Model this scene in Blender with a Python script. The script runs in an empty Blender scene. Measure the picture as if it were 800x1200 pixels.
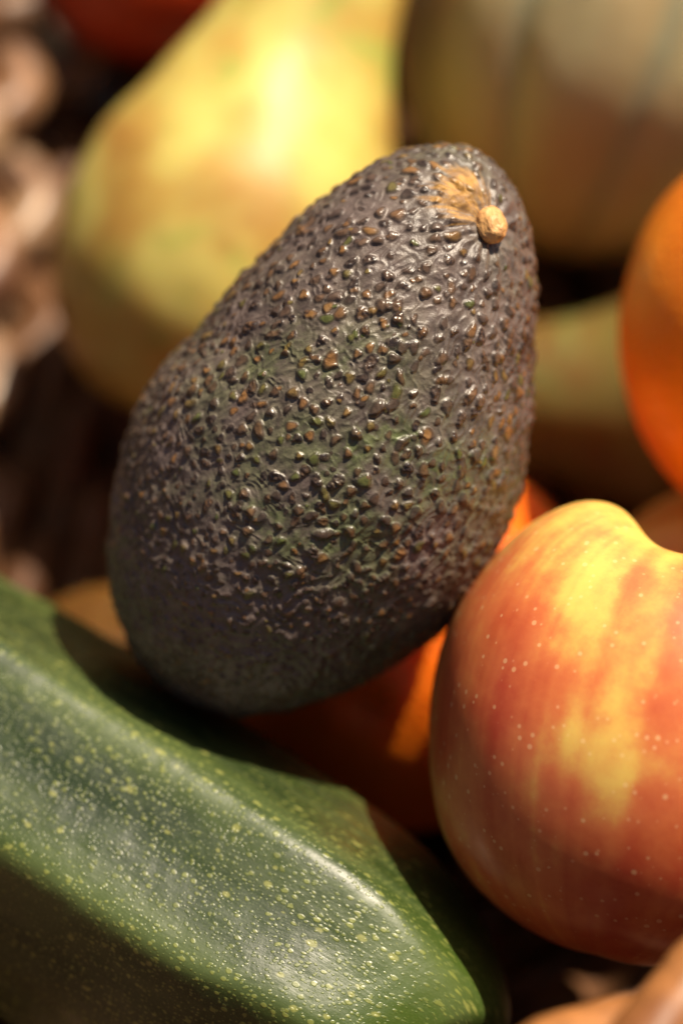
import bpy, math
import numpy as np
from mathutils import Vector, Matrix, Euler
from mathutils.kdtree import KDTree

sc = bpy.context.scene
col = sc.collection
rad = math.radians
rng = np.random.default_rng(7)

# ------------------------------------------------------------------ camera
LENS, SENS = 85.0, 36.0
FPX = 1200 * LENS / SENS                      # focal length in pixels of an 800x1200 frame
CAM = np.array((0.0, -0.258, 0.465))
PITCH = 55.0
cp, sp = math.cos(rad(PITCH)), math.sin(rad(PITCH))
RIGHT = np.array((1.0, 0, 0)); UP = np.array((0, sp, cp)); FWD = np.array((0, cp, -sp))
cam = bpy.data.objects.new('camera', bpy.data.cameras.new('camera'))
col.objects.link(cam)
cam.location = CAM
cam.rotation_euler = (rad(90 - PITCH), 0, 0)
cam.data.sensor_fit = 'VERTICAL'
cam.data.sensor_height = SENS
cam.data.lens = LENS
cam.data.clip_start = 0.02
cam.data.clip_end = 50
cam.data.dof.use_dof = True
cam.data.dof.focus_distance = 0.406
cam.data.dof.aperture_fstop = 4.6
cam.data.dof.aperture_blades = 0
sc.camera = cam

def P(px, py, d):
    """world point seen at pixel (px, py) of the 800x1200 photograph, d metres along the lens axis"""
    return CAM + d * (FWD + (px - 400) / FPX * RIGHT + (600 - py) / FPX * UP)

# ------------------------------------------------------------------ light
SUN = np.array((0.365, 0.36, 0.858)); SUN /= np.linalg.norm(SUN)
w = bpy.data.worlds.new('World'); sc.world = w; w.use_nodes = True
nt = w.node_tree
sky = nt.nodes.new('ShaderNodeTexSky'); sky.sky_type = 'NISHITA'; sky.sun_disc = False
sky.sun_elevation = math.asin(SUN[2]); sky.sun_rotation = math.atan2(SUN[0], SUN[1])
sky.air_density = 0.6; sky.dust_density = 4.0; sky.ozone_density = 0.2
nt.links.new(sky.outputs[0], nt.nodes['Background'].inputs[0])
nt.nodes['Background'].inputs[1].default_value = 0.05
sl = bpy.data.lights.new('sun', 'SUN'); sl.energy = 5.0; sl.angle = rad(0.5); sl.color = (1.0, 0.86, 0.67)
so = bpy.data.objects.new('sun', sl); col.objects.link(so)
so.rotation_euler = Vector(SUN).to_track_quat('Z', 'Y').to_euler()
so.location = SUN * 2
sc.view_settings.view_transform = 'Standard'; sc.view_settings.look = 'None'
sc.view_settings.exposure = 0.75; sc.view_settings.gamma = 1
sc.view_settings.use_curve_mapping = False

# ------------------------------------------------------------------ helpers
_perm = rng.permutation(256)
_perm = np.concatenate([_perm, _perm, _perm])
_grad = rng.normal(size=(256, 3)); _grad /= np.linalg.norm(_grad, axis=1)[:, None]
def noise(p):
    """numpy gradient noise, p (...,3) -> about -1..1"""
    shp = p.shape[:-1]; p = p.reshape(-1, 3)
    i = np.floor(p).astype(int); f = p - i; i &= 255
    u = f * f * f * (f * (f * 6 - 15) + 10)
    out = np.zeros(len(p))
    for dx in (0, 1):
        for dy in (0, 1):
            for dz in (0, 1):
                h = _perm[_perm[_perm[i[:, 0] + dx] + i[:, 1] + dy] + i[:, 2] + dz]
                g = _grad[h]
                d = g[:, 0] * (f[:, 0] - dx) + g[:, 1] * (f[:, 1] - dy) + g[:, 2] * (f[:, 2] - dz)
                wt = (u[:, 0] if dx else 1 - u[:, 0]) * (u[:, 1] if dy else 1 - u[:, 1]) * (u[:, 2] if dz else 1 - u[:, 2])
                out += wt * d
    return (out * 1.6).reshape(shp)
def fbm(p, o=3):
    r = 0; a = 1
    for k in range(o):
        r = r + a * noise(p * 2 ** k + 17.3 * k); a *= 0.5
    return r
def sstep(a, b, x):
    t = np.clip((x - a) / (b - a), 0, 1); return t * t * (3 - 2 * t)
def norm(v): return v / np.linalg.norm(v, axis=-1, keepdims=True)
def catmull(pts, n, closed=False):
    pts = np.asarray(pts, float); m = len(pts)
    if closed: t = np.linspace(0, m, n, endpoint=False)
    else: t = np.linspace(0, m - 1, n)
    i = np.floor(t).astype(int)
    if not closed: i = np.minimum(i, m - 2)
    f = (t - i)[:, None]
    if closed: g = lambda k: pts[(i + k) % m]
    else:
        ext = np.vstack([2 * pts[0] - pts[1], pts, 2 * pts[-1] - pts[-2]])
        g = lambda k: ext[i + k + 1]
    a, b, c, d = g(-1), g(0), g(1), g(2)
    return 0.5 * (2 * b + (c - a) * f + (2 * a - 5 * b + 4 * c - d) * f ** 2 + (3 * b - a - 3 * c + d) * f ** 3)

def mesh_np(name, V, quads, tris=None, attrs=None):
    me = bpy.data.meshes.new(name)
    nq = len(quads); ntr = 0 if tris is None else len(tris)
    idx = quads.ravel() if not ntr else np.concatenate([quads.ravel(), tris.ravel()])
    starts = np.concatenate([np.arange(nq) * 4, nq * 4 + np.arange(ntr) * 3]).astype(np.int32)
    me.vertices.add(len(V)); me.vertices.foreach_set('co', V.astype(np.float32).ravel())
    me.loops.add(len(idx)); me.loops.foreach_set('vertex_index', idx.astype(np.int32))
    me.polygons.add(nq + ntr); me.polygons.foreach_set('loop_start', starts)
    me.update(calc_edges=True)
    me.polygons.foreach_set('use_smooth', np.ones(nq + ntr, bool))
    for k, a in (attrs or {}).items():
        at = me.attributes.new(k, 'FLOAT', 'POINT'); at.data.foreach_set('value', a.astype(np.float32).ravel())
    me.validate(); me.update()
    return me
def grid(name, G, top=None, bot=None, wrapu=False, attrs=None):
    """G (N,M,3) rows closed round M; top/bot pole points close the ends; wrapu joins last row to first"""
    N, M, _ = G.shape
    V = G.reshape(-1, 3)
    r = np.arange(N if wrapu else N - 1)[:, None]; c = np.arange(M)[None]
    r2 = (r + 1) % N; c2 = (c + 1) % M
    q = np.stack([r * M + c, r2 * M + c, r2 * M + c2, r * M + c2], -1).reshape(-1, 4)
    tr = []
    at = {k: a.reshape(-1) for k, a in (attrs or {}).items()}
    if top is not None:
        k = len(V); V = np.vstack([V, top]); c = np.arange(M)
        tr.append(np.stack([np.full(M, k), c, (c + 1) % M], -1))
        at = {n: np.append(a, a[:M].mean()) for n, a in at.items()}
    if bot is not None:
        k = len(V); V = np.vstack([V, bot]); c = np.arange(M); o = (N - 1) * M
        tr.append(np.stack([np.full(M, k), o + (c + 1) % M, o + c], -1))
        at = {n: np.append(a, a[o:o + M].mean()) for n, a in at.items()}
    return mesh_np(name, V, q, np.vstack(tr) if tr else None, at)
def obj(name, me, mat, parent=None):
    o = bpy.data.objects.new(name, me); col.objects.link(o)
    if me is not None and mat is not None: me.materials.append(mat)
    if parent is not None: o.parent = parent
    return o
def tag(o, label, cat, group=None):
    o['label'] = label; o['category'] = cat
    if group: o['group'] = group
    return o
def basis(axis, ref=(0, 0, 1)):
    """3x3 whose columns are x,y,z with z along axis"""
    z = np.array(axis, float); z /= np.linalg.norm(z)
    x = np.cross(ref, z)
    if np.linalg.norm(x) < 1e-3: x = np.cross((0, 1, 0), z)
    x /= np.linalg.norm(x); y = np.cross(z, x)
    return np.stack([x, y, z], 1)
def place(o, loc, B):
    m = Matrix([list(B[0]) + [loc[0]], list(B[1]) + [loc[1]], list(B[2]) + [loc[2]], [0, 0, 0, 1]])
    o.matrix_world = m
def cam_vec(x, y, z):
    """camera space (right, up, towards the lens) -> world"""
    return x * RIGHT + y * UP - z * FWD
def tube(name, C, R, sides=10, closed=False, fix=(0, 0, 1), rough=0.0, seed=0.0):
    """tube along C (n,3) with radii R (n,)"""
    C = np.asarray(C, float); n = len(C); R = np.broadcast_to(R, (n,))
    T = np.roll(C, -1, 0) - np.roll(C, 1, 0) if closed else np.gradient(C, axis=0)
    T = norm(T); f = np.array(fix, float)
    X = norm(np.cross(T, f)); Y = np.cross(X, T)
    a = np.linspace(0, 2 * np.pi, sides, endpoint=False)
    G = C[:, None] + R[:, None, None] * (np.cos(a)[None, :, None] * X[:, None] + np.sin(a)[None, :, None] * Y[:, None])
    if rough:
        nn = norm(G - C[:, None]); G = G + nn * (rough * fbm(G * 90 + seed, 2))[..., None]
    if closed: return grid(name, G, wrapu=True)
    return grid(name, G, C[0] - T[0] * R[0] * 0.3, C[-1] + T[-1] * R[-1] * 0.3)

# ---- node helpers
class M:
    def __init__(s, name):
        s.m = bpy.data.materials.new(name); s.m.use_nodes = True
        s.t = s.m.node_tree; s.b = s.t.nodes['Principled BSDF']; s.tc = s.t.nodes.new('ShaderNodeTexCoord')
        s.obj = s.tc.outputs['Object']
    def link(s, a, b): s.t.links.new(a, b)
    def setin(s, sock, v):
        if hasattr(v, 'is_linked') or isinstance(v, bpy.types.NodeSocket): s.link(v, sock)
        elif v is not None:
            if isinstance(v, tuple) and len(v) == 3 and sock.type == 'RGBA': v = v + (1,)
            sock.default_value = v
    def bsdf(s, **k):
        for n, v in k.items(): s.setin(s.b.inputs[n.replace('_', ' ')], v)
    def attr(s, n):
        a = s.t.nodes.new('ShaderNodeAttribute'); a.attribute_name = n; return a.outputs['Fac']
    def map(s, vec, scale):
        n = s.t.nodes.new('ShaderNodeMapping'); s.link(vec, n.inputs[0]); n.inputs['Scale'].default_value = scale; return n.outputs[0]
    def noise(s, scale, detail=3, vec=None, rough=0.5, dist=0.0):
        n = s.t.nodes.new('ShaderNodeTexNoise'); s.link(vec or s.obj, n.inputs['Vector'])
        n.inputs['Scale'].default_value = scale; n.inputs['Detail'].default_value = detail
        n.inputs['Roughness'].default_value = rough; n.inputs['Distortion'].default_value = dist
        return n.outputs['Fac']
    def voro(s, scale, vec=None, rnd=1.0):
        n = s.t.nodes.new('ShaderNodeTexVoronoi'); s.link(vec or s.obj, n.inputs['Vector'])
        n.inputs['Scale'].default_value = scale; n.inputs['Randomness'].default_value = rnd
        return n.outputs['Distance'], n.outputs['Color']
    def ramp(s, v, stops):
        n = s.t.nodes.new('ShaderNodeValToRGB'); s.link(v, n.inputs[0]); e = n.color_ramp.elements
        while len(e) < len(stops): e.new(0.5)
        for k, (p, c) in enumerate(stops):
            e[k].position = p; e[k].color = (c, c, c, 1) if not isinstance(c, tuple) else c + (1,)
        return n.outputs[0]
    def rng(s, v, a, b, c=0.0, d=1.0, smooth=True):
        n = s.t.nodes.new('ShaderNodeMapRange'); s.setin(n.inputs[0], v)
        if smooth: n.interpolation_type = 'SMOOTHSTEP'
        for k, q in zip((1, 2, 3, 4), (a, b, c, d)): s.setin(n.inputs[k], q)
        return n.outputs[0]
    def mix(s, f, a, b, mode='MIX'):
        n = s.t.nodes.new('ShaderNodeMix'); n.data_type = 'RGBA'; n.blend_type = mode
        s.setin(n.inputs[0], f); s.setin(n.inputs[6], a); s.setin(n.inputs[7], b); return n.outputs[2]
    def math(s, op, a, b=0.0, c=0.0, clamp=False):
        n = s.t.nodes.new('ShaderNodeMath'); n.operation = op; n.use_clamp = clamp
        s.setin(n.inputs[0], a); s.setin(n.inputs[1], b)
        if op in ('MULTIPLY_ADD',): s.setin(n.inputs[2], c)
        return n.outputs[0]
    def sep(s, v):
        n = s.t.nodes.new('ShaderNodeSeparateXYZ'); s.link(v, n.inputs[0]); return n.outputs
    def sepc(s, v):
        n = s.t.nodes.new('ShaderNodeSeparateColor'); s.link(v, n.inputs[0]); return n.outputs
    def bump(s, h, dist, strength=1.0, prev=None):
        n = s.t.nodes.new('ShaderNodeBump'); s.link(h, n.inputs['Height']); n.inputs['Distance'].default_value = dist
        n.inputs['Strength'].default_value = strength
        if prev is not None: s.link(prev, n.inputs['Normal'])
        return n.outputs[0]
    def dots2(s, scale, lo, hi, vec, soft=0.45):
        n = s.t.nodes.new('ShaderNodeTexVoronoi'); n.voronoi_dimensions = '2D'; s.link(vec, n.inputs['Vector'])
        n.inputs['Scale'].default_value = scale
        r = s.rng(s.sepc(n.outputs['Color'])[0], 0, 1, lo, hi, smooth=False)
        return s.rng(s.math('SUBTRACT', r, n.outputs['Distance']), 0.0, soft * hi, 0, 1)
    def dots(s, scale, lo, hi, vec=None, soft=0.35):
        """round specks of uneven size: radius per cell between lo and hi (negative lo leaves cells empty)"""
        d, c = s.voro(scale, vec)
        r = s.rng(s.sepc(c)[0], 0, 1, lo, hi, smooth=False)
        return s.rng(s.math('SUBTRACT', r, d), -0.0, soft * hi, 0, 1)

# ------------------------------------------------------------------ materials
def mat_wicker(name, base, dark, gloss=0.5):
    m = M(name)
    st = m.noise(220, 4, m.map(m.obj, (1, 1, 0.35)), 0.6)
    bl = m.noise(38, 2)
    c = m.mix(m.rng(st, 0.35, 0.7), base, tuple(x * 0.6 for x in base))
    c = m.mix(m.rng(bl, 0.42, 0.68), c, dark)
    m.bsdf(Base_Color=c, Roughness=m.rng(bl, 0.3, 0.7, 0.32, 0.5), Normal=m.bump(st, 0.0006, 0.6))
    m.b.inputs['Specular IOR Level'].default_value = gloss
    return m.m
WICK = [mat_wicker('wicker_tan', (0.30, 0.155, 0.075), (0.10, 0.04, 0.02)),
        mat_wicker('wicker_pale', (0.36, 0.22, 0.12), (0.12, 0.055, 0.03)),
        mat_wicker('wicker_brown', (0.15, 0.07, 0.032), (0.07, 0.03, 0.014), 0.15)]  # darkened brown, paints shade into the floor and lowest row
WICK_RIM = mat_wicker('wicker_rim', (0.34, 0.14, 0.042), (0.17, 0.06, 0.018), 0.35)

def mat_citrus(name, a, b, rough=0.38, spec=0.5):
    m = M(name)
    n = m.noise(26, 2)
    d, _ = m.voro(620)
    m.bsdf(Base_Color=m.mix(m.rng(n, 0.35, 0.65), a, b), Roughness=rough,
           Normal=m.bump(m.rng(d, 0.0, 0.55), 0.00045, 0.55))
    m.b.inputs['Subsurface Weight'].default_value = 0.40
    m.b.inputs['Specular IOR Level'].default_value = spec
    m.b.inputs['Subsurface Radius'].default_value = (0.010, 0.003, 0.0008)
    m.b.inputs['Subsurface Scale'].default_value = 1.0
    return m.m
ORANGE = mat_citrus('orange_peel', (0.86, 0.25, 0.005), (0.78, 0.19, 0.004))
ORANGE2 = mat_citrus('deep_orange_peel', (0.84, 0.18, 0.005), (0.76, 0.14, 0.004))
RED = mat_citrus('red_orange_skin', (0.55, 0.055, 0.01), (0.48, 0.04, 0.008))

def mat_pear(name, yellow, gold, green, russet):
    m = M(name)
    n1 = m.noise(48, 3, rough=0.6); n2 = m.noise(75, 3, rough=0.6, dist=0.6); n3 = m.noise(38, 3)
    c = m.mix(m.rng(n1, 0.42, 0.60), yellow, gold)
    c = m.mix(m.rng(n2, 0.50, 0.66, 0, 0.85), c, green)
    c = m.mix(m.math('MULTIPLY', m.attr('russet'), m.rng(n3, 0.40, 0.62, 0.05, 1.0)), c, russet)
    sp = m.dots(300, -0.05, 0.22)
    c = m.mix(m.math('MULTIPLY', sp, 0.35), c, russet)
    m.bsdf(Base_Color=c, Roughness=0.44, Normal=m.bump(m.noise(240, 3), 0.0003, 0.35))
    m.b.inputs['Subsurface Weight'].default_value = 0.45
    m.b.inputs['Subsurface Radius'].default_value = (0.010, 0.008, 0.003)
    m.b.inputs['Subsurface Scale'].default_value = 1.0
    return m.m
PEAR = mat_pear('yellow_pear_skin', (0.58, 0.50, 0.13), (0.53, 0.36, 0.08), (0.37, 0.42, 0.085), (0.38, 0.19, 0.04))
PEAR2 = mat_pear('shaded_green_pear_skin', (0.16, 0.125, 0.03), (0.15, 0.085, 0.02), (0.15, 0.15, 0.04), (0.11, 0.05, 0.012))  # skin tones darkened, the melon's shade is put into the colour

def mat_apple(name, yellow, red, deep):
    m = M(name)
    blush, hot = m.attr('blush'), m.attr('streak')
    n = m.noise(95, 5, rough=0.65)
    f = m.math('ADD', blush, m.rng(hot, 0, 1, -0.26, 0.26, smooth=False))
    f = m.math('ADD', f, m.rng(n, 0.3, 0.7, -0.26, 0.26, smooth=False))
    c = m.mix(m.rng(f, -0.05, 0.80), yellow, red)
    c = m.mix(m.rng(f, 0.60, 1.45), c, deep)
    sp = m.dots(620, -0.20, 0.40, soft=0.5)
    sp2 = m.dots(380, -0.32, 0.22, soft=0.6)
    c = m.mix(m.math('MULTIPLY', m.math('MAXIMUM', sp, sp2), 0.38), c, (0.80, 0.58, 0.30))
    m.bsdf(Base_Color=c, Roughness=0.34, Normal=m.bump(m.noise(160, 3), 0.0004, 0.25))
    m.b.inputs['Subsurface Weight'].default_value = 0.45
    m.b.inputs['Subsurface Radius'].default_value = (0.010, 0.005, 0.002)
    m.b.inputs['Subsurface Scale'].default_value = 1.0
    return m.m
APPLE = mat_apple('apple_skin', (0.70, 0.48, 0.11), (0.57, 0.155, 0.05), (0.42, 0.05, 0.02))
APPLE2 = mat_apple('dull_apple_skin', (0.62, 0.47, 0.12), (0.58, 0.30, 0.06), (0.50, 0.15, 0.04))

def mat_melon():
    m = M('melon_rind')
    g = m.attr('groove')
    n = m.noise(34, 3); fine = m.noise(170, 4, rough=0.65)
    c = m.mix(m.rng(n, 0.35, 0.65), (0.38, 0.33, 0.17), (0.37, 0.29, 0.14))
    c = m.mix(m.rng(fine, 0.5, 0.75, 0, 0.5), c, (0.40, 0.40, 0.20))
    c = m.mix(m.math('MULTIPLY', g, 0.7), c, (0.25, 0.28, 0.18))
    m.bsdf(Base_Color=c, Roughness=0.55, Normal=m.bump(fine, 0.0008, 0.5))
    m.b.inputs['Subsurface Weight'].default_value = 0.4
    m.b.inputs['Subsurface Radius'].default_value = (0.012, 0.009, 0.005)
    m.b.inputs['Subsurface Scale'].default_value = 1.0
    return m.m
MELON = mat_melon()

def mat_zucchini():
    m = M('zucchini_skin')
    t, rr = m.attr('ridge'), m.attr('tip')
    cx = m.t.nodes.new('ShaderNodeCombineXYZ'); m.link(m.attr('lu'), cx.inputs[0]); m.link(m.attr('lv'), cx.inputs[1])
    lay = cx.outputs[0]                                        # metres along and round the skin
    wn = m.t.nodes.new('ShaderNodeTexNoise'); m.link(lay, wn.inputs['Vector']); wn.inputs['Scale'].default_value = 700
    wv = m.t.nodes.new('ShaderNodeVectorMath'); wv.operation = 'MULTIPLY_ADD'; m.link(wn.outputs['Color'], wv.inputs[0])
    wv.inputs[1].default_value = (0.0006, 0.0006, 0); m.link(lay, wv.inputs[2])
    sv = m.map(wv.outputs[0], (1.10, 1.50, 1))                    # flecks stretch a little along the length
    n1 = m.noise(45, 3, rough=0.6); n2 = m.noise(16, 2)
    sm = m.noise(90, 4, m.map(lay, (0.16, 1, 1)), 0.6)         # long streaks
    base = m.mix(m.rng(n1, 0.35, 0.68), (0.009, 0.021, 0.004), (0.020, 0.037, 0.007))
    base = m.mix(m.rng(sm, 0.45, 0.70, 0, 0.55), base, (0.038, 0.056, 0.014))
    base = m.mix(m.math('MULTIPLY', rr, 0.5), base, (0.075, 0.125, 0.015))
    base = m.mix(m.math('MULTIPLY', m.rng(sm, 0.40, 0.60, 0.15, 0.75), t), base, (0.075, 0.105, 0.030))
    d1 = m.dots2(820, 0.02, 0.44, sv); d2 = m.dots2(430, -0.22, 0.38, sv); d3 = m.dots2(170, -0.45, 0.22, sv); d4 = m.dots2(1800, 0.05, 0.5, sv, 0.6)
    dens = m.rng(m.noise(60, 3, m.map(lay, (0.4, 1, 1))), 0.34, 0.62, 0.15, 1.0)
    densr = m.math('MAXIMUM', dens, m.math('MULTIPLY', t, 0.9))
    c = m.mix(m.math('MULTIPLY', d4, 0.35), base, (0.11, 0.14, 0.04))
    c = m.mix(m.math('MULTIPLY', m.math('MULTIPLY', d1, densr), 0.55), c, (0.19, 0.22, 0.05))
    c = m.mix(m.math('MULTIPLY', m.math('MULTIPLY', d2, densr), 0.58), c, (0.25, 0.27, 0.06))
    c = m.mix(m.math('MULTIPLY', d3, 0.45), c, (0.34, 0.34, 0.09))
    sc_ = m.dots2(60, -0.9, 0.12, sv)
    c = m.mix(m.math('MULTIPLY', sc_, 0.8), c, (0.22, 0.15, 0.07))
    scr = m.noise(240, 4, m.map(lay, (0.12, 1, 1)), 0.7)
    bn = m.bump(m.noise(230, 4, rough=0.65), 0.0005, 0.30)
    bn = m.bump(scr, 0.0003, 0.30, bn)
    bn = m.bump(m.math('MAXIMUM', d2, d1), 0.00010, 0.5, bn)
    m.bsdf(Base_Color=c, Roughness=m.rng(scr, 0.3, 0.7, 0.33, 0.50), Normal=bn)
    m.b.inputs['Specular IOR Level'].default_value = 0.6
    return m.m
ZUC = mat_zucchini()

def mat_avocado():
    m = M('avocado_skin')
    nub, hue, crust, green, patch, dust, pit = (m.attr(k) for k in ('nub', 'hue', 'crust', 'green', 'patch', 'dust', 'pit'))
    n1 = m.noise(120, 4, rough=0.6); n2 = m.noise(420, 4, rough=0.65); n3 = m.noise(900, 3, rough=0.7)
    skin = m.mix(m.rng(n1, 0.32, 0.68), (0.066, 0.046, 0.039), (0.128, 0.094, 0.081))
    skin = m.mix(m.rng(n2, 0.45, 0.75, 0, 0.5), skin, (0.17, 0.135, 0.118))
    gn = m.math('MULTIPLY', green, m.rng(n2, 0.32, 0.68, 0.3, 1.0))
    skin = m.mix(gn, skin, m.mix(m.rng(n2, 0.3, 0.7), (0.036, 0.056, 0.013), (0.100, 0.122, 0.038)))
    skin = m.mix(m.rng(m.math('MULTIPLY', dust, m.rng(n2, 0.35, 0.65)), 0.1, 0.9, 0, 0.45), skin, (0.17, 0.13, 0.105))
    tip = m.ramp(hue, [(0.0, (0.040, 0.026, 0.021)), (0.30, (0.080, 0.045, 0.027)), (0.48, (0.125, 0.062, 0.024)), (0.60, (0.24, 0.11, 0.028)),
                       (0.78, (0.135, 0.105, 0.022)), (1.0, (0.075, 0.095, 0.018))])
    tip = m.mix(m.rng(nub, 0.60, 0.98), m.mix(0.7, tip, (0.026, 0.019, 0.014)), tip)
    tip = m.mix(0.22, tip, skin)
    tip = m.mix(m.math('MULTIPLY', crust, m.rng(n3, 0.4, 0.65)), tip, (0.025, 0.017, 0.015))
    c = m.mix(m.rng(nub, 0.10, 0.55), skin, tip)
    c = m.mix(m.math('MULTIPLY', pit, m.rng(n2, 0.4, 0.6)), c, (0.028, 0.020, 0.017))
    pm = m.math('MULTIPLY', patch, 1.0)
    c = m.mix(pm, c, m.mix(m.rng(n2, 0.4, 0.65), (0.40, 0.21, 0.045), (0.20, 0.10, 0.03)))
    rough = m.rng(nub, 0.1, 0.8, 0.46, 0.31)
    rough = m.math('ADD', rough, m.math('MULTIPLY', patch, 0.2))
    bn = m.bump(n2, 0.0006, 0.28); bn = m.bump(n3, 0.00035, 0.35, bn)
    m.bsdf(Base_Color=c, Roughness=rough, Normal=bn)
    m.b.inputs['Specular IOR Level'].default_value = 0.55
    return m.m
AVO = mat_avocado()
def mat_button():
    m = M('avocado_stem_cork')
    n = m.noise(420, 4, rough=0.65)
    m.bsdf(Base_Color=m.mix(m.rng(n, 0.42, 0.70), (0.60, 0.33, 0.12), (0.34, 0.15, 0.05)), Roughness=0.55, Normal=m.bump(n, 0.0008, 0.5))
    return m.m
def mat_plain(name, c, rough=0.7, bscale=80):
    m = M(name); n = m.noise(bscale, 4, rough=0.6)
    m.bsdf(Base_Color=m.mix(m.rng(n, 0.35, 0.65), c, tuple(x * 0.6 for x in c)), Roughness=rough, Normal=m.bump(n, 0.002, 0.5))
    return m.m
TWIG = mat_plain('dry_stalk', (0.12, 0.07, 0.03))

# ------------------------------------------------------------------ ground
gm = bpy.data.meshes.new('ground')
gm.from_pydata([(-3, -3, -0.024), (3, -3, -0.024), (3, 3, -0.024), (-3, 3, -0.024)], [], [(0, 1, 2, 3)])
g = obj('ground', gm, mat_plain('earth', (0.16, 0.12, 0.08), 0.9, 14)); g['kind'] = 'structure'

# ------------------------------------------------------------------ basket
Z0, Z1 = -0.010, 0.125
RIM = np.array([(.0311, -.126), (.0576, -.1105), (.110, -.072), (.155, .0), (.172, .08), (.16, .17), (.11, .25), (.03, .285),
                (-.05, .28), (-.116, .23), (-.142, .14), (-.142, .04), (-.140, -.05), (-.105, -.12), (-.04, -.160)])
FLR = np.array([(.026, -.128), (.050, -.113), (.095, -.07), (.128, .0), (.140, .08), (.13, .165), (.085, .235), (.025, .262),
                (-.036, .255), (-.075, .20), (-.081, .12), (-.098, .04), (-.108, -.03), (-.075, -.105), (-.032, -.142)])
NS = 38                                        # stakes
PER = 10
def resample(ctrl, n):
    c = catmull(ctrl, 1500, True)
    L = np.concatenate([[0], np.cumsum(np.linalg.norm(np.roll(c, -1, 0) - c, axis=1))])
    s = np.linspace(0, L[-1], n, endpoint=False); cc = np.vstack([c, c[:1]])
    return np.stack([np.interp(s, L, cc[:, k]) for k in (0, 1)], 1)
NP_ = NS * PER
rimc, flrc = resample(RIM, NP_), resample(FLR, NP_)
def ring(z):
    f = (z - Z0) / (Z1 - Z0); f = 1 - (1 - f) ** 1.0
    return flrc * (1 - f) + rimc * f
def outward(c):
    t = norm(np.roll(c, -1, 0) - np.roll(c, 1, 0)); return np.stack([t[:, 1], -t[:, 0]], 1)
basket = obj('wicker_basket', None, None)
basket.location = (0.02, 0.07, Z0)
tag(basket, 'woven brown wicker basket holding all the fruit and vegetables', 'basket')
def into(name, me, mat, parent=basket):
    o = obj(name, me, mat); o.parent = parent; o.matrix_parent_inverse = Matrix.Translation(-Vector(basket.location)); return o
basket_inv = None
# floor of the basket, its weave coloured dark in place of shade
fc = ring(Z0) * 1.0
n = len(fc); cen = fc.mean(0)
G = np.stack([np.c_[cen + (fc - cen) * k, np.full(n, Z0 - 0.004 + 0.0015 * math.sin(i * 1.7))] for i, k in enumerate(np.linspace(1.0, 0.02, 24))])
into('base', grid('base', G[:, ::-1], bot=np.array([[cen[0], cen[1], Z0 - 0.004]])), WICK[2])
for q in range(1, 9):
    k = 1 - q * 0.105
    c = cen + (ring(Z0) - cen) * k
    ph = np.pi * np.arange(NP_) / PER + np.pi * q
    C = np.c_[c, Z0 + 0.001 + 0.0045 * np.cos(ph) + 0.001 * noise(np.c_[c * 40, np.full(NP_, q)])]
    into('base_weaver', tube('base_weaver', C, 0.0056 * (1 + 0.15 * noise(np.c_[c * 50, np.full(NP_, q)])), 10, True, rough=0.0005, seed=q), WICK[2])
ROWS = 10
dz = (Z1 - 0.012 - Z0) / ROWS
for r in range(ROWS):
    z = Z0 + 0.006 + r * dz
    c = ring(z); o_ = outward(c)
    ph = np.pi * np.arange(NP_) / PER + np.pi * r
    off = 0.0105 * np.sign(np.cos(ph)) * np.abs(np.cos(ph)) ** 0.75
    wob = fbm(np.c_[c * 28, np.full(NP_, r * 3.1)], 2)
    C = np.c_[c + o_ * (off + 0.0012 * wob)[:, None], z + 0.0016 * np.roll(wob, 9) + 0.001 * np.sin(ph * 0.5 + r)]
    R = 0.0064 * (1 + 0.16 * noise(np.c_[c * 40, np.full(NP_, r * 7.7)]))
    into('weaver', tube('weaver', C, R, 12, True, rough=0.0005, seed=r), WICK[(2, 1, 0, 1)[r % 4] if r else 2])  # lowest row takes the dark floor brown as painted shade
for k in range(NS):
    i = k * PER
    zz = np.linspace(Z0 - 0.006, Z1 - 0.004, 9)
    C = np.array([np.append(ring(z)[i], z) for z in zz])
    into('stake', tube('stake', C, 0.0036, 8, fix=(1, 0.3, 0)), WICK[k % 3])
c3 = np.c_[rimc, np.full(NP_, Z1)]
o3 = np.c_[outward(rimc), np.zeros(NP_)]
for k in range(3):
    turns = 13
    a = 2 * np.pi * (turns * np.arange(NP_) / NP_ + k / 3) + 0.5
    C = c3 + (0.0062 * np.cos(a))[:, None] * o3 + (0.0056 * np.sin(a))[:, None] * np.array((0, 0, 1.0))
    into('rim_strand', tube('rim_strand', C, 0.0058 * (1 + 0.08 * noise(C * 40)), 14, True, rough=0.0007, seed=k), WICK_RIM)

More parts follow.
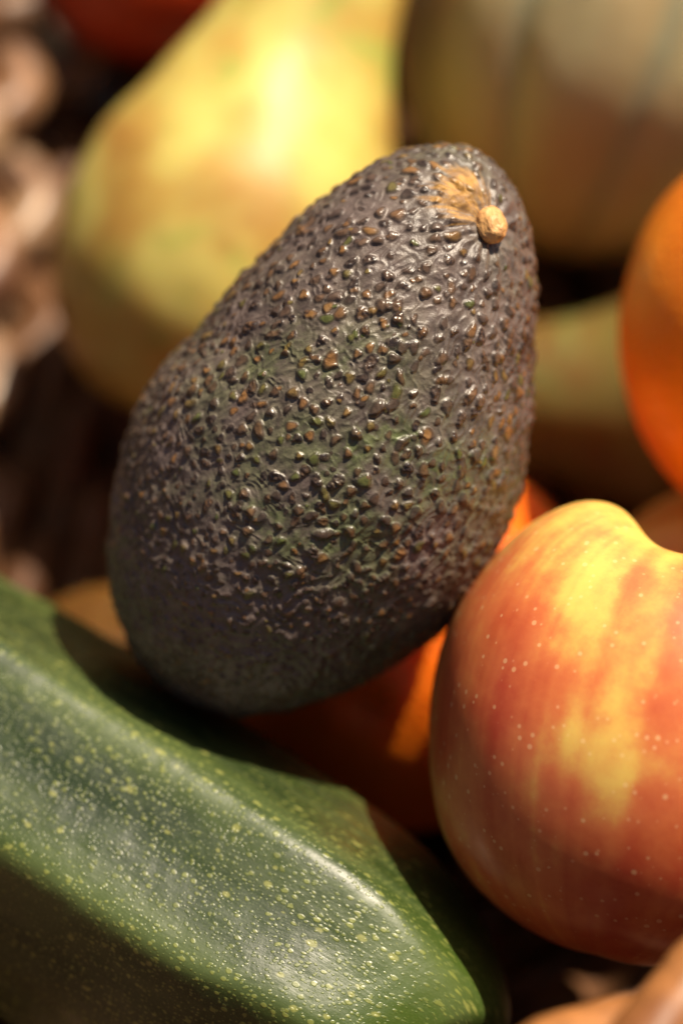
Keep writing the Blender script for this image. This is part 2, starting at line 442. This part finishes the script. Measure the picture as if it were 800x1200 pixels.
# ------------------------------------------------------------------ fruit builders
def spheroid(name, label, cat, loc, r, mat, axis=(0, 0, 1), squash=0.95, lump=0.02, n=90, group=None, seed=0, dimple=0.06):
    th = np.linspace(0, np.pi, n + 2)[1:-1]; ph = np.linspace(0, 2 * np.pi, 2 * n, endpoint=False)
    T, F = np.meshgrid(th, ph, indexing='ij')
    D = np.stack([np.sin(T) * np.cos(F), np.sin(T) * np.sin(F), np.cos(T)], -1)
    k = r * (1 + lump * fbm(D * 1.5 + seed, 2)) * (1 - dimple * np.exp(-(T / 0.13) ** 2) - dimple * 0.6 * np.exp(-((np.pi - T) / 0.12) ** 2))
    V = D * k[..., None] * np.array((1, 1, squash))
    me = grid(name, V, V[0].mean(0)[None], V[-1].mean(0)[None])
    o = obj(name, me, mat); place(o, loc, basis(axis)); tag(o, label, cat, group)
    return o
def lathe(name, prof, mat, n=160, m=180, lobes=None, extra=None, warp=None):
    """prof: (radius, z) control points from the top pole down"""
    p = catmull(prof, n); p[:, 0] = np.maximum(p[:, 0], 1e-5)
    ph = np.linspace(0, 2 * np.pi, m, endpoint=False)
    T = np.linspace(0, 1, n)[:, None] + 0 * ph
    Fi = ph[None] + 0 * T
    V = np.stack([p[:, 0, None] * np.cos(ph), p[:, 0, None] * np.sin(ph), p[:, 1, None] + 0 * ph], -1)
    if warp: V = warp(V, T, Fi)
    at = extra(V, T, Fi) if extra else None
    return V[1:-1], grid(name, V[1:-1], V[0].mean(0)[None], V[-1].mean(0)[None], attrs=None if at is None else {k: a[1:-1] for k, a in at.items()})

# ---- melon
def melon():
    loc = P(722, 18, 0.585)
    R = 0.0555
    B = basis(cam_vec(0.26, 0.93, 0.25), FWD)
    th = np.linspace(0, np.pi, 122)[1:-1]; ph = np.linspace(0, 2 * np.pi, 300, endpoint=False)
    T, F = np.meshgrid(th, ph, indexing='ij')
    D = np.stack([np.sin(T) * np.cos(F), np.sin(T) * np.sin(F), np.cos(T)], -1)
    k = 10
    Fw = F + 0.05 * noise(D * 2.0) + 0.12
    gr = np.abs((Fw * k / (2 * np.pi)) % 1 - 0.5) * 2       # 1 at a groove
    gv = sstep(0.72, 1.0, gr) * np.sin(T) ** 0.5
    rr = R * (1 - 0.035 * sstep(0.2, 1.0, gr) * np.sin(T) - 0.02 * gv + 0.012 * fbm(D * 2.2, 2))
    V = D * rr[..., None] * np.array((0.96, 0.96, 1.08))
    o = obj('melon', grid('melon', V, V[0].mean(0)[None], V[-1].mean(0)[None], attrs={'groove': gv}), MELON)
    place(o, loc, B)
    tag(o, 'ribbed tan melon with grey-green grooves behind the avocado stem', 'melon')
melon()

# ---- pears
def pear(name, label, loc, axis, R, H, mat, bend=(0.0, 0.0), roll=0.0, neck=0.5):
    pr = [(0.0, 0.60), (0.12, 0.612), (0.26, 0.58), (neck * .88, 0.46), (neck, 0.26), (neck + .09, 0.06), (0.75, -0.13), (0.945, -0.29), (1.0, -0.45),
          (0.94, -0.60), (0.76, -0.73), (0.50, -0.805), (0.24, -0.83), (0.10, -0.815), (0.0, -0.805)]
    pr = [(a * R, b * H) for a, b in pr]
    def warp(V, T, F):
        s = np.clip(V[..., 2] / H + 0.3, -1, 1)
        V[..., 0] += bend[0] * np.maximum(s, 0) ** 2; V[..., 1] += bend[1] * np.maximum(s, 0) ** 2
        d = norm(V + 1e-9); return V + d * (0.035 * R * fbm(V / R * 1.3 + roll, 2))[..., None]
    def extra(V, T, F):
        return {'russet': sstep(0.1, 0.9, 0.45 + 0.5 * noise(V / R * 1.1 + 3) - 0.35 * V[..., 2] / H)}
    root = obj(name, None, None)
    V, me = lathe(name, pr, mat, 150, 160, warp=warp, extra=extra)
    place(root, loc, basis(axis, FWD))
    obj('skin', me, mat, root)
    z = 0.60 * H
    st = [(bend[0] * .8, bend[1] * .8, z - 0.004), (bend[0] * .85 + .001, bend[1] * .85, z + 0.006), (bend[0] + .003, bend[1], z + 0.015)]
    obj('stalk', tube('stalk', catmull(st, 8), np.linspace(0.0018, 0.0024, 8), 8, fix=(1, 0, 0.1)), TWIG, root)
    tag(root, label, 'pear')
    return root
pear('pear', 'large yellow pear with russet mottling leaning behind the avocado', P(280, 292, 0.55) + 0.045 * cam_vec(.29, .957, 0), cam_vec(0.34, 0.92, 0.10),
     0.0384, 0.105, PEAR, neck=0.45)

# lower layer
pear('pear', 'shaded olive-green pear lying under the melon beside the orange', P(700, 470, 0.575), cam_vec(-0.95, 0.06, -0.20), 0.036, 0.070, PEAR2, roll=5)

spheroid('orange', 'bright orange citrus fruit at the right edge above the apples', 'orange', P(982, 395, 0.475), 0.0435, ORANGE, cam_vec(.3, .5, .8), 0.97)
spheroid('orange', 'deep orange citrus fruit half hidden underneath the avocado', 'orange', P(470, 742, 0.510), 0.0412, ORANGE2, cam_vec(-.2, -.3, .9), 0.98, seed=3)
spheroid('round_fruit', 'dark red-orange round fruit in shade above the yellow pear', 'fruit', P(165, -62, 0.63), 0.030, RED, cam_vec(.1, .8, .6), 0.93, seed=8)
spheroid('round_fruit', 'dim yellow-brown fruit in the gap between zucchini and avocado', 'fruit', P(128, 808, 0.518), 0.0230, mat_citrus('shaded_amber_peel', (0.10, 0.045, 0.006), (0.075, 0.03, 0.005), 0.7, 0.12), cam_vec(.1, .8, .6), 0.97, seed=12)  # peel colour darkened to stand in for shade

# ---- apples
def apple(name, label, loc, axis, R, mat, spin=0.0, patch=None, lobe=0.09, seed=0.0, blush_dir=(0, 0, 1), ref=FWD):
    pr = [(0.0, 0.42), (0.05, 0.45), (0.12, 0.58), (0.24, 0.76), (0.40, 0.86), (0.60, 0.83), (0.80, 0.66), (0.95, 0.34), (1.0, 0.02), (0.96, -0.30),
          (0.84, -0.58), (0.66, -0.78), (0.46, -0.895), (0.28, -0.95), (0.15, -0.965), (0.06, -0.96), (0.0, -0.955)]
    pr = [(a * R, b * R) for a, b in pr]
    def warp(V, T, F):
        f = F + spin
        sh = np.exp(-((T - 0.28) / 0.19) ** 2)
        ls = np.exp(-((T - 0.75) / 0.14) ** 2)
        V[..., 2] += R * lobe * sh * (np.cos(2 * f) + 0.22 * np.cos(5 * f + 1))
        V[..., 2] -= R * 0.004 * ls * np.cos(5 * f)
        k = 1 + 0.02 * np.cos(5 * f) * (1 - 0.3 * T) + 0.03 * noise(norm(V + 1e-9) * 1.3 + seed)
        V[..., :2] *= k[..., None]
        return V
    B = basis(axis, ref)
    bd = B.T @ (np.asarray(blush_dir) / np.linalg.norm(blush_dir))
    def extra(V, T, F):
        D = norm(V + 1e-9)
        s = noise(np.stack([np.cos(F) * 9, np.sin(F) * 9, T * 1.2 + seed], -1)) + 0.6 * noise(np.stack([np.cos(F) * 30, np.sin(F) * 30, T * 2 + seed], -1))
        b = 0.57 + 0.55 * (D @ bd) + 0.25 * fbm(D * 1.6 + seed, 2)
        cav = 1 - sstep(0.14, 0.34, T)                       # yellow round the stem cavity
        b = b - 0.9 * cav
        if patch is not None:
            for c, wd, am in patch:
                q = B.T @ (np.asarray(c) - loc)
                dd = np.linalg.norm(V - q, axis=-1) + 0.0025 * noise(V * 90 + 5) + 0.002 * noise(V * 210)
                b = b - am * np.exp(-(dd / wd) ** 2)
        return {'blush': b, 'streak': np.clip(0.5 + 0.5 * s, 0, 1)}
    V, me = lathe(name, pr, mat, 170, 220, warp=warp, extra=extra)
    o = obj(name, me, mat); place(o, loc, B); tag(o, label, 'apple')
    return o
AL = P(764, 864, 0.432)
apple('apple', 'glossy red and yellow apple with pale specks beside the avocado', AL, cam_vec(0.22, 0.97, -0.05), 0.0408, APPLE, spin=0.0, lobe=0.085,
      patch=[(P(700, 885, 0.394), 0.010, 1.1), (P(720, 720, 0.40), 0.013, 0.45), (P(560, 1010, 0.42), 0.02, 0.35)], blush_dir=cam_vec(-0.35, -0.6, 0.7), seed=4.0)
apple('apple', 'dull green-brown apple peeking out behind the speckled red apple', P(838, 752, 0.500), cam_vec(0.5, 0.4, 0.6), 0.031, APPLE2, seed=9.0, blush_dir=cam_vec(0.5, 0.3, 0.4))

# ------------------------------------------------------------------ zucchini
def zucchini():
    sp_ = [(-290, 738, 0.059, 60), (-230, 776, 0.059, 185), (-84, 871, 0.059, 220), (96, 985, 0.059, 226), (246, 1080, 0.059, 226), (372, 1156, 0.060, 214), (456, 1230, 0.060, 176), (496, 1285, 0.060, 112)]
    C = []; R = []
    for px, py, z, r in sp_:
        d = (CAM[2] - z) / (sp - (600 - py) / FPX * cp)
        C.append(P(px, py, d)); R.append(r / FPX * d)
    n, m = 420, 220
    C = catmull(C, n); R = catmull(np.c_[R, R], n)[:, 0]
    end = np.linspace(0, 1, n)
    R = R * np.sqrt(np.clip(1 - sstep(0.94, 1.0, end) ** 2 * 0.98, 0.0, 1)) * np.sqrt(np.clip(1 - (1 - sstep(0.0, 0.05, end)) ** 2 * .98, 0, 1))
    T = norm(np.gradient(C, axis=0))
    W = -FWD - T * (T @ -FWD)[:, None]; W = norm(W)           # towards the lens
    U = np.cross(T, W)                                         # sign fixed below: up in the picture
    if U[n // 2] @ UP < 0: U = -U
    a = np.linspace(0, 2 * np.pi, m, endpoint=False)
    # rounded hexagon, corners where the photograph shows the ridges
    ca = rad(46) + np.arange(6) * np.pi / 3
    ca = ca + np.array([0, 0.05, -0.04, 0.06, 0.02, 0.19])
    hexr = np.ones(m); 
    dl = np.min(np.abs((a[:, None] - ca[None] + np.pi) % (2 * np.pi) - np.pi), axis=1)
    apo = math.cos(np.pi / 6)
    flat = apo / np.cos(np.pi / 6 - np.clip(dl, 0, np.pi / 6))
    k = 0.90
    rr0 = flat
    # smooth the corner
    ker = np.exp(-(np.arange(-9, 10) / 2.7) ** 2); ker /= ker.sum()
    rr0 = sum(np.roll(rr0, s) * w for s, w in zip(range(-9, 10), ker))
    base = np.cos(a)[None, :, None] * W[:, None] + np.sin(a)[None, :, None] * U[:, None]
    ridge = np.exp(-(dl / 0.20) ** 2)[None] + 0 * end[:, None]
    kk = k * (1 - 0.60 * sstep(0.74, 0.95, end))[:, None]
    G = C[:, None] + base * (R[:, None] * (1 + kk * (rr0[None] - 1)))[..., None]
    G = G + base * (0.0006 * fbm(G * 18, 2) + 0.00014 * fbm(G * 150, 2))[..., None]
    if np.linalg.det(np.stack([W[0], U[0], T[0]])) < 0: pass
    lu = np.concatenate([[0], np.cumsum(np.linalg.norm(np.diff(C, axis=0), axis=1))])
    at = {'ridge': ridge, 'lu': lu[:, None] + 0 * ridge, 'lv': ((a + np.pi) % (2 * np.pi) - np.pi)[None] * R[:, None], 'tip': sstep(0.66, 0.92, end)[:, None] + 0 * ridge}
    org = P(96, 986, 0.41)
    flip = np.linalg.det(np.stack([W[200], U[200], T[200]])) > 0
    if flip: G = G[:, ::-1]; at = {k_: v[:, ::-1] for k_, v in at.items()}
    o = obj('zucchini', grid('zucchini', G - org, G[0].mean(0)[None] - org, G[-1].mean(0)[None] - org, attrs=at), ZUC)
    o.location = org
    tag(o, 'dark green zucchini with pale yellow speckles lying across the near corner', 'zucchini')
zucchini()

# ------------------------------------------------------------------ avocado
SIL = np.array([(460,184),(500,175),(530,174),(560,180),(585,195),(605,220),(622,260),(628,330),(624,420),(614,520),(600,600),(575,660),(540,722),(480,767),(420,800),(350,826),(290,836),(240,832),(190,802),(152,760),(132,700),(127,640),(135,570),(150,500),(190,432),(240,382),(300,312),(360,250),(420,206)], float)
def avocado():
    D0 = 0.440; c0 = np.array((382.0, 512.0)); S = D0 / FPX      # metres per pixel at the centre
    tilt, turn = 0.30, 0.40
    A = np.array((math.cos(tilt) * math.sin(turn), math.cos(tilt) * math.cos(turn), math.sin(tilt)))
    HL, W = 0.0575, 0.0335
    pol = np.stack([(SIL[:, 0] - c0[0]), -(SIL[:, 1] - c0[1])], 1)
    sa, sr = np.arctan2(pol[:, 1], pol[:, 0]), np.hypot(pol[:, 0], pol[:, 1])
    o_ = np.argsort(sa); sa, sr = sa[o_], sr[o_]
    sa3 = np.concatenate([sa - 2 * np.pi, sa, sa + 2 * np.pi]); sr3 = np.tile(sr, 3)
    def raw(Dv):
        """radius of a pear-shaped body along directions Dv (star-shaped)"""
        z = Dv @ A; q = np.sqrt(np.maximum(1 - z * z, 0))
        lo = np.zeros(z.shape); hi = np.full(z.shape, 0.12)
        for _ in range(26):
            R = (lo + hi) / 2; zz = R * z / HL
            f = np.abs(zz) ** 2.1 + (R * q / (W * (1 - 0.20 * zz))) ** 2
            lo = np.where(f < 1, R, lo); hi = np.where(f < 1, hi, R)
        return (lo + hi) / 2
    # outline of the raw body, to scale it to the outline seen
    t = np.linspace(0, np.pi, 200); p = np.linspace(0, 2 * np.pi, 400)
    Tt, Pp = np.meshgrid(t, p, indexing='ij')
    Dv = np.stack([np.sin(Tt) * np.cos(Pp), np.sin(Tt) * np.sin(Pp), np.cos(Tt)], -1)
    V = Dv * raw(Dv)[..., None]
    pj = V[..., :2] / (D0 - V[..., 2:]) * FPX
    ang = np.arctan2(pj[..., 1], pj[..., 0]); rd = np.hypot(pj[..., 0], pj[..., 1])
    bins = np.linspace(-np.pi, np.pi, 121); bi = np.digitize(ang.ravel(), bins) - 1
    mx = np.array([rd.ravel()[bi == k].max() for k in range(120)]); bc = (bins[:-1] + bins[1:]) / 2
    tg = np.interp(bc, sa3, sr3); ratio = tg / mx
    ker = np.exp(-(np.arange(-6, 7) / 2.2) ** 2); ker /= ker.sum()
    ratio = sum(np.roll(ratio, s) * w_ for s, w_ in zip(range(-6, 7), ker))
    def body(Dv):
        V = Dv * raw(Dv)[..., None]
        an = np.arctan2(V[..., 1], V[..., 0])
        g = np.interp(an, np.concatenate([bc - 2 * np.pi, bc, bc + 2 * np.pi]), np.tile(ratio, 3))
        fade = sstep(0.0, 0.6, np.hypot(V[..., 0], V[..., 1]) / np.linalg.norm(V, axis=-1))
        g = 1 + (g - 1) * fade
        V = V.copy(); V[..., :2] *= g[..., None]
        return V
    def project(V):
        pj = V[..., :2] / (D0 - V[..., 2:]) * FPX
        return c0[0] + pj[..., 0], c0[1] - pj[..., 1]
    def at_pixel(px, py):
        V = body(Dv); x, y = project(V)
        e = (x - px) ** 2 + (y - py) ** 2
        k = np.unravel_index(np.argmax(np.where(e < 40, V[..., 2], -1)), e.shape); return V[k], Dv[k]
    Ps, Ds = at_pixel(580, 272)
    Bp = basis(Ds, (0, 0, 1))
    N, Mm = 780, 880
    th = np.linspace(0, np.pi, N + 2)[1:-1]; ph = np.linspace(0, 2 * np.pi, Mm, endpoint=False)
    Tt, Pp = np.meshgrid(th, ph, indexing='ij')
    Dg = np.stack([np.sin(Tt) * np.cos(Pp), np.sin(Tt) * np.sin(Pp), np.cos(Tt)], -1) @ Bp.T
    V = body(Dg)
    du = np.gradient(V, axis=0); dv = np.roll(V, -1, 1) - np.roll(V, 1, 1)
    Nn = norm(np.cross(du, dv))
    if (Nn * V).sum() < 0: Nn = -Nn
    Mer = norm(du)
    sdist = np.linalg.norm(V - Ps, axis=-1)
    low = sstep(0.042, 0.095, sdist)                         # 0 near the stem, 1 on the wrinkled lower half
    # skin relief between the nubs
    st = np.stack([Tt * 7, np.cos(Pp) * np.sin(Tt) * 26, np.sin(Pp) * np.sin(Tt) * 26], -1)
    rid = 1 - np.abs(noise(st + 0.6 * noise(V * 260)[..., None]))
    rid2 = 1 - np.abs(noise(V * 330 + 1.2 * noise(V * 200)[..., None]))
    h = 0.00040 * fbm(V * 95, 3) + 0.00034 * low * fbm(V * 150 + 7, 3) + (0.00026 - 0.00004 * low) * (rid ** 2 - 0.5) + 0.00034 * (0.09 + 1.2 * low) * (rid2 ** 2.5 - 0.4)
    # nubs
    area = np.linalg.norm(np.cross(du, dv / 2), axis=-1).ravel()
    cand = rng.choice(N * Mm, 34000, p=area / area.sum())
    Vf = V.reshape(-1, 3); Nf = Nn.reshape(-1, 3); Mf = Mer.reshape(-1, 3)
    pts = []; kd_cells = {}
    cell = 0.004
    lowf = low.ravel(); sdf = sdist.ravel()
    for i in cand:
        p_ = Vf[i]
        if sdf[i] < 0.0062: continue
        lo = lowf[i]
        sp0 = (0.00240 * (1 - lo) + 0.00175 * lo) * rng.uniform(0.72, 1.25)
        key = tuple((p_ // cell).astype(int)); ok = True
        for dx in (-1, 0, 1):
            for dy in (-1, 0, 1):
                for dz_ in (-1, 0, 1):
                    for q_ in kd_cells.get((key[0] + dx, key[1] + dy, key[2] + dz_), ()):
                        if ((p_ - q_) ** 2).sum() < sp0 ** 2: ok = False; break
                    if not ok: break
                if not ok: break
            if not ok: break
        if ok:
            kd_cells.setdefault(key, []).append(p_); pts.append(i)
    kd = KDTree(len(Vf))
    for i, c in enumerate(Vf.tolist()): kd.insert(c, i)
    kd.balance()
    H = np.zeros(len(Vf)); SK = np.zeros(len(Vf)); nub = np.zeros(len(Vf)); hue = np.full(len(Vf), 0.4); crust = np.zeros(len(Vf))
    PX, PY = project(V); PXf, PYf = PX.ravel(), PY.ravel()
    jobs = []
    for i in pts:
        lo = lowf[i]
        if rng.random() < 0.07 * (1 - lo): continue
        jobs.append((i, 1.0))
        if rng.random() < 0.38:                              # a smaller bead grown onto this one
            q_ = Vf[i] + Mf[i] * rng.normal(0, 0.0011) + np.cross(Nf[i], Mf[i]) * rng.normal(0, 0.0009)
            jobs.append((kd.find(q_)[1], rng.uniform(0.45, 0.75)))
    for i, sz in jobs:
        lo = lowf[i]
        r = (rng.uniform(0.00068, 0.00118) * (1 - lo) + rng.uniform(0.00034, 0.00074) * lo) * (0.7 + 0.3 * min(1, sdf[i] / 0.018)) * sz * rng.uniform(0.60, 1.20)
        el = rng.uniform(1.05, 1.65); hh = r * rng.uniform(0.28, 0.62) * (1 + 0.25 * lo)
        ids = np.array([k for _, k, _ in kd.find_range(Vf[i], r * el * 2.3)])
        d = Vf[ids] - Vf[i]
        m_ = Mf[i]; b_ = np.cross(Nf[i], m_)
        an = rng.normal(0, 0.45); m2 = m_ * math.cos(an) + b_ * math.sin(an); b2 = np.cross(Nf[i], m2)
        x, y = d @ m2, d @ b2
        ii = rng.normal(size=3)
        rho = np.sqrt((x / (r * el)) ** 2 + (y / r) ** 2) * (1 + 0.13 * np.sin(2 * np.arctan2(y, x) + ii[0] * 3) + 0.10 * np.sin(3 * np.arctan2(y, x) + ii[1] * 3))
        dome = np.clip(1 - rho ** 2.4, 0, 1) ** 0.62
        cr = rng.random() < (0.22 + 0.12 * lo)
        if cr: dome = dome * (0.9 + 0.45 * noise(Vf[ids] * 1900))
        hgt = hh * dome * 0.88; SK[ids] += 0.24 * hh * np.exp(-(rho / 1.15) ** 2)
        up = hgt > H[ids]; H[ids] = np.where(up | (H[ids] <= 0), np.where(up, hgt, np.minimum(H[ids], hgt)), H[ids])
        mk = np.clip(1 - rho ** 3, 0, 1); upn = mk > nub[ids]
        # colour of this nub: olive in the middle, rust on the flank, dark brown elsewhere
        ol = math.exp(-((PXf[i] - 430) / 110) ** 2 - ((PYf[i] - 400) / 85) ** 2)
        olg = math.exp(-((PXf[i] - 330) / 170) ** 2 - ((PYf[i] - 520) / 190) ** 2)
        hv = rng.choice((0.10, 0.30, 0.50, 0.62, 0.85), p=(0.28, 0.34, 0.18, 0.11, 0.09)) + rng.normal(0, 0.06) + 0.30 * ol * (rng.random() < 0.7) + 0.25 * olg * (rng.random() < 0.45) + 0.08 * sstep(470, 600, PXf[i]) + 0.20 * lo * (rng.random() < 0.7)
        hv = np.clip(hv, 0.02, 0.98)
        if cr: hv *= 0.55
        hue[ids] = np.where(upn, hv, hue[ids]); crust[ids] = np.where(upn, float(cr), crust[ids]); nub[ids] = np.maximum(nub[ids], mk)
    h = h + (H + SK).reshape(N, Mm)
    h -= 0.0009 * np.exp(-(sdist / 0.0042) ** 2)              # dip the stem sits in
    # small folds radiating from the stem
    h += 0.00028 * np.exp(-(sdist / 0.011) ** 2) * np.sin(Pp * 15 + 2 * noise(V * 200)) * sstep(0.002, 0.006, sdist)
    pit = sstep(0.35, 0.8, fbm(V * 300 + 40, 2)) * low * np.exp(-((PX - 400) / 190) ** 2 - ((PY - 560) / 170) ** 2)
    h -= 0.0003 * pit
    green = np.clip(np.exp(-((PX - 420) / 130) ** 2 - ((PY - 590) / 140) ** 2) * 1.25 + 0.85 * np.exp(-((PX - 330) / 120) ** 2 - ((PY - 470) / 110) ** 2), 0, 1) * sstep(-0.6, 0.6, fbm(V * 90 + 9, 3)) * (V[..., 2] > -0.01) + 0.30 * sstep(-0.2, 0.6, fbm(V * 50 + 31, 3))
    green = np.clip(green, 0, 1)
    q, _ = at_pixel(545, 231)
    dp = V - q; dist = np.linalg.norm(dp * 1.0, axis=-1)
    strk = noise(np.stack([np.cos(Pp) * 14, np.sin(Pp) * 14, sdist * 130], -1))
    patch = (1 - sstep(0.45, 1.0, dist / 0.0066 + 0.45 * strk)) * (1 - 0.25 * (strk > 0.35))
    dust = sstep(0.0, 0.7, 0.35 + fbm(V * 45 + 3, 2)) * (0.6 + 0.4 * low)
    Vd = V + Nn * h[..., None]
    at = {'nub': nub, 'hue': hue, 'crust': crust, 'green': green, 'patch': patch, 'dust': dust, 'pit': pit}
    root = obj('avocado', None, None)
    place(root, P(c0[0], c0[1], D0), np.stack([RIGHT, UP, -FWD], 1))
    me = grid('skin', Vd, Vd[0].mean(0)[None], Vd[-1].mean(0)[None], attrs=at)
    obj('skin', me, AVO, root)
    # stem button
    nb, mb = 46, 64
    t = np.linspace(0.02, np.pi * 0.72, nb); p = np.linspace(0, 2 * np.pi, mb, endpoint=False)
    Tt, Pp = np.meshgrid(t, p, indexing='ij')
    D = np.stack([np.sin(Tt) * np.cos(Pp), np.sin(Tt) * np.sin(Pp), np.cos(Tt)], -1)
    r = 1 + 0.10 * fbm(D * 1.6 + 5, 2) + 0.03 * noise(D * 7)
    G = D * r[..., None] * np.array((0.0026, 0.0036, 0.0026))
    bt = obj('stem', grid('stem', G, G[0].mean(0)[None]), mat_button(), root)
    nrm = norm(Ps / np.array((W, W, W)) ** 2)
    k = np.argmin(np.linalg.norm(V.reshape(-1, 3) - Ps, axis=1)); nrm = Nn.reshape(-1, 3)[min(k + 4 * Mm, N * Mm - 1)] * 0.4 + Ds * 0.6
    Bs = basis(nrm, (0.3, 1, 0)); pos = Ps + norm(nrm) * 0.0003
    bt.matrix_local = Matrix([list(Bs[0]) + [pos[0]], list(Bs[1]) + [pos[1]], list(Bs[2]) + [pos[2]], [0, 0, 0, 1]])
    tag(root, 'dark bumpy ripe avocado with a small tan stem leaning in the middle', 'avocado')
avocado()
